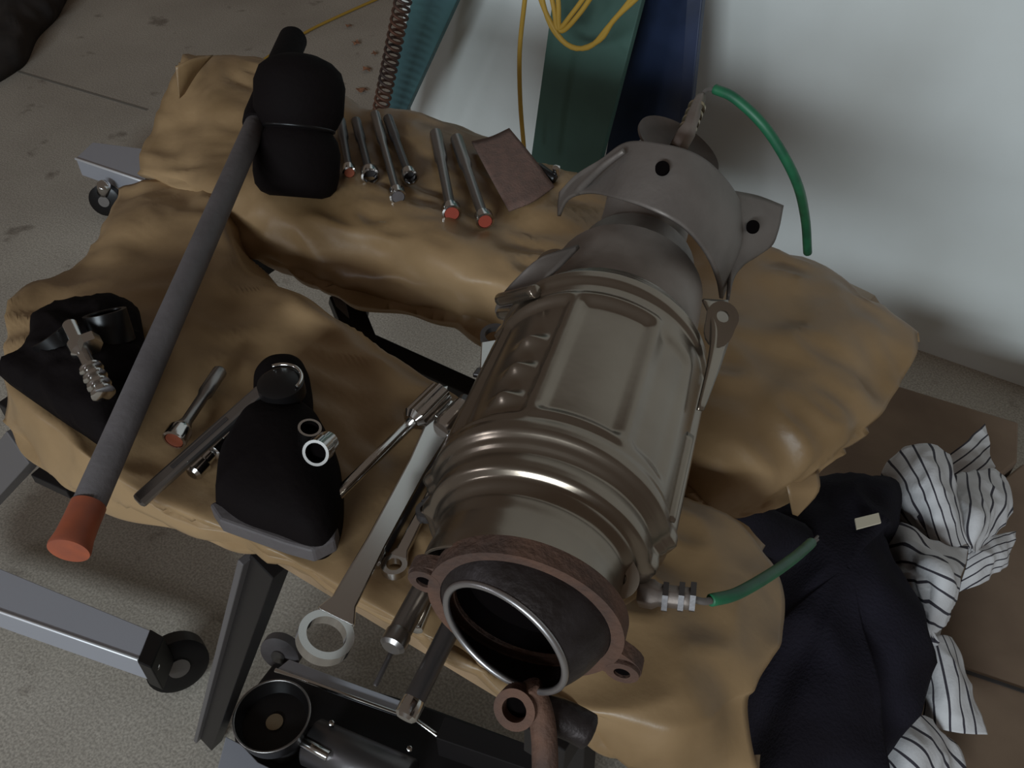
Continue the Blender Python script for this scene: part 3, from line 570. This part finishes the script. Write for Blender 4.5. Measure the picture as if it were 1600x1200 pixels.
# ---------------------------------------------------------------- right: cartons, navy bag, striped rag
def carton(px, z, m, label):
    o = prism('cardboard_box', [Vector((*P(x, y, z).xy, 0.001)) for x, y in px], (0, 0, z-.001), m, b=.003); return tag(o, label, 'box')
carton([(1405, 603), (1592, 660), (1590, 720), (1290, 960), (1180, 760)], .30, M['card'], 'brown cardboard box behind the striped rag, nearest the white wall')
cb_ = carton([(1598, 724), (1900, 800), (1800, 1400), (1250, 1400), (1272, 985)], .29, M['card'], 'brown cardboard box under the striped rag at the right edge')
fl = beam('lid_seam', P(1505, 1048, .291), P(1640, 1094, .291), .004, .002, M['tarp'], cb_, b=0)
fl.parent = cb_; fl.matrix_parent_inverse = Matrix(); 
bagp = [(1165, 800), (1190, 775), (1260, 750), (1325, 742), (1398, 760), (1402, 825), (1375, 860), (1402, 925), (1437, 990), (1447, 1060), (1430, 1120), (1388, 1150), (1370, 1200), (1385, 1290), (1200, 1290), (1182, 1150), (1166, 1090), (1178, 1030), (1205, 1020), (1205, 940), (1190, 870), (1172, 835)]
nb = thing('navy_bag', P(1300, 980, .30), 'slumped dark navy fabric bag with a small pale label, beyond the bench end', 'bag')
mound('fabric', outl(bagp, .42), .305, .50, M['navy'], nb, wr=.012, ws=14, n=150, rings=20)
tube('strap', pr([(1070, 768, .66), (1110, 785, .63), (1170, 815, .57), (1240, 850, .50)]), lambda t: .013+.012*t, M['navy'], nb, seg=16, n=14)
prism('cloth_label', pr([(1335, 812, .512), (1372, 803, .512), (1376, 818, .512), (1338, 828, .512)]), (0, 0, .002), M['label'], nb, 0)
# striped rag, one crumpled sheet made of folded fields
rg = thing('striped_rag', P(1470, 900, .30), 'crumpled white rag with thin dark stripes, draped beside the navy bag', 'rag')
def ragp(rows, nst, dirn=0, sk=0, seed=0, wr=.004):
    f = (lambda u, v: (u*nst+v*sk, v)) if dirn == 0 else (lambda u, v: (v*nst+u*sk, u))
    return patch('fold', [pr(r) for r in rows], M['stripe'], rg, nu=40, nv=40, wr=wr, ws=30, uvf=f, seed=seed, thick=.0015)
ragp([[(1480, 712, .36), (1510, 690, .37), (1542, 660, .36)], [(1490, 745, .35), (1520, 725, .36), (1547, 700, .355)], [(1500, 778, .34), (1530, 765, .345), (1552, 742, .34)]], 4.6, 1, seed=1)
ragp([[(1370, 762, .35), (1385, 730, .39), (1412, 704, .42), (1445, 697, .44), (1482, 712, .43)],
      [(1385, 775, .36), (1405, 755, .42), (1435, 745, .45), (1465, 745, .46), (1493, 765, .43)],
      [(1402, 815, .36), (1425, 805, .41), (1455, 795, .44), (1482, 800, .44), (1505, 825, .42)],
      [(1430, 850, .38), (1455, 850, .40), (1475, 852, .41), (1495, 854, .41), (1512, 857, .40)]], 6.5, seed=2)
ragp([[(1492, 742, .40), (1520, 738, .39), (1552, 735, .38), (1576, 762, .36)], [(1495, 790, .42), (1530, 785, .43), (1560, 790, .40), (1578, 782, .36)], [(1505, 825, .41), (1525, 825, .42), (1550, 825, .39), (1568, 815, .36)], [(1510, 858, .40), (1516, 860, .39), (1522, 862, .37), (1530, 865, .36)]], 5.3, seed=3)
ragp([[(1372, 862, .38), (1390, 838, .40), (1408, 822, .41), (1455, 848, .42), (1512, 855, .41)], [(1392, 900, .38), (1412, 882, .42), (1440, 878, .45), (1475, 885, .46), (1508, 900, .42)],
      [(1412, 940, .38), (1430, 930, .41), (1455, 925, .44), (1482, 928, .44), (1500, 930, .41)], [(1430, 985, .37), (1445, 985, .39), (1460, 982, .40), (1475, 975, .40), (1488, 965, .38)], [(1440, 1012, .35), (1448, 1012, .36), (1456, 1010, .36), (1464, 1006, .36), (1472, 1000, .35)]], 7, 1, sk=-2.0, seed=4)
ragp([[(1512, 856, .38), (1550, 838, .36), (1592, 828, .34)], [(1510, 880, .37), (1545, 868, .37), (1585, 860, .34)], [(1502, 925, .35), (1530, 912, .35), (1570, 885, .33)]], 5, 1, sk=1, seed=5)
ragp([[(1440, 1005, .35), (1456, 1000, .36), (1470, 996, .36), (1482, 998, .35)], [(1446, 1040, .34), (1465, 1035, .36), (1485, 1035, .36), (1502, 1045, .34)], [(1450, 1090, .33), (1475, 1090, .35), (1500, 1092, .35), (1522, 1098, .33)], [(1440, 1130, .32), (1475, 1140, .33), (1510, 1146, .33), (1542, 1148, .32)]], 5, seed=6)
ragp([[(1375, 1158, .34), (1405, 1140, .36), (1440, 1120, .35), (1470, 1145, .33)], [(1380, 1185, .33), (1420, 1175, .36), (1460, 1165, .35), (1500, 1172, .32)], [(1385, 1230, .32), (1430, 1230, .34), (1470, 1230, .33), (1515, 1235, .31)]], 5, sk=-2.5, seed=7)
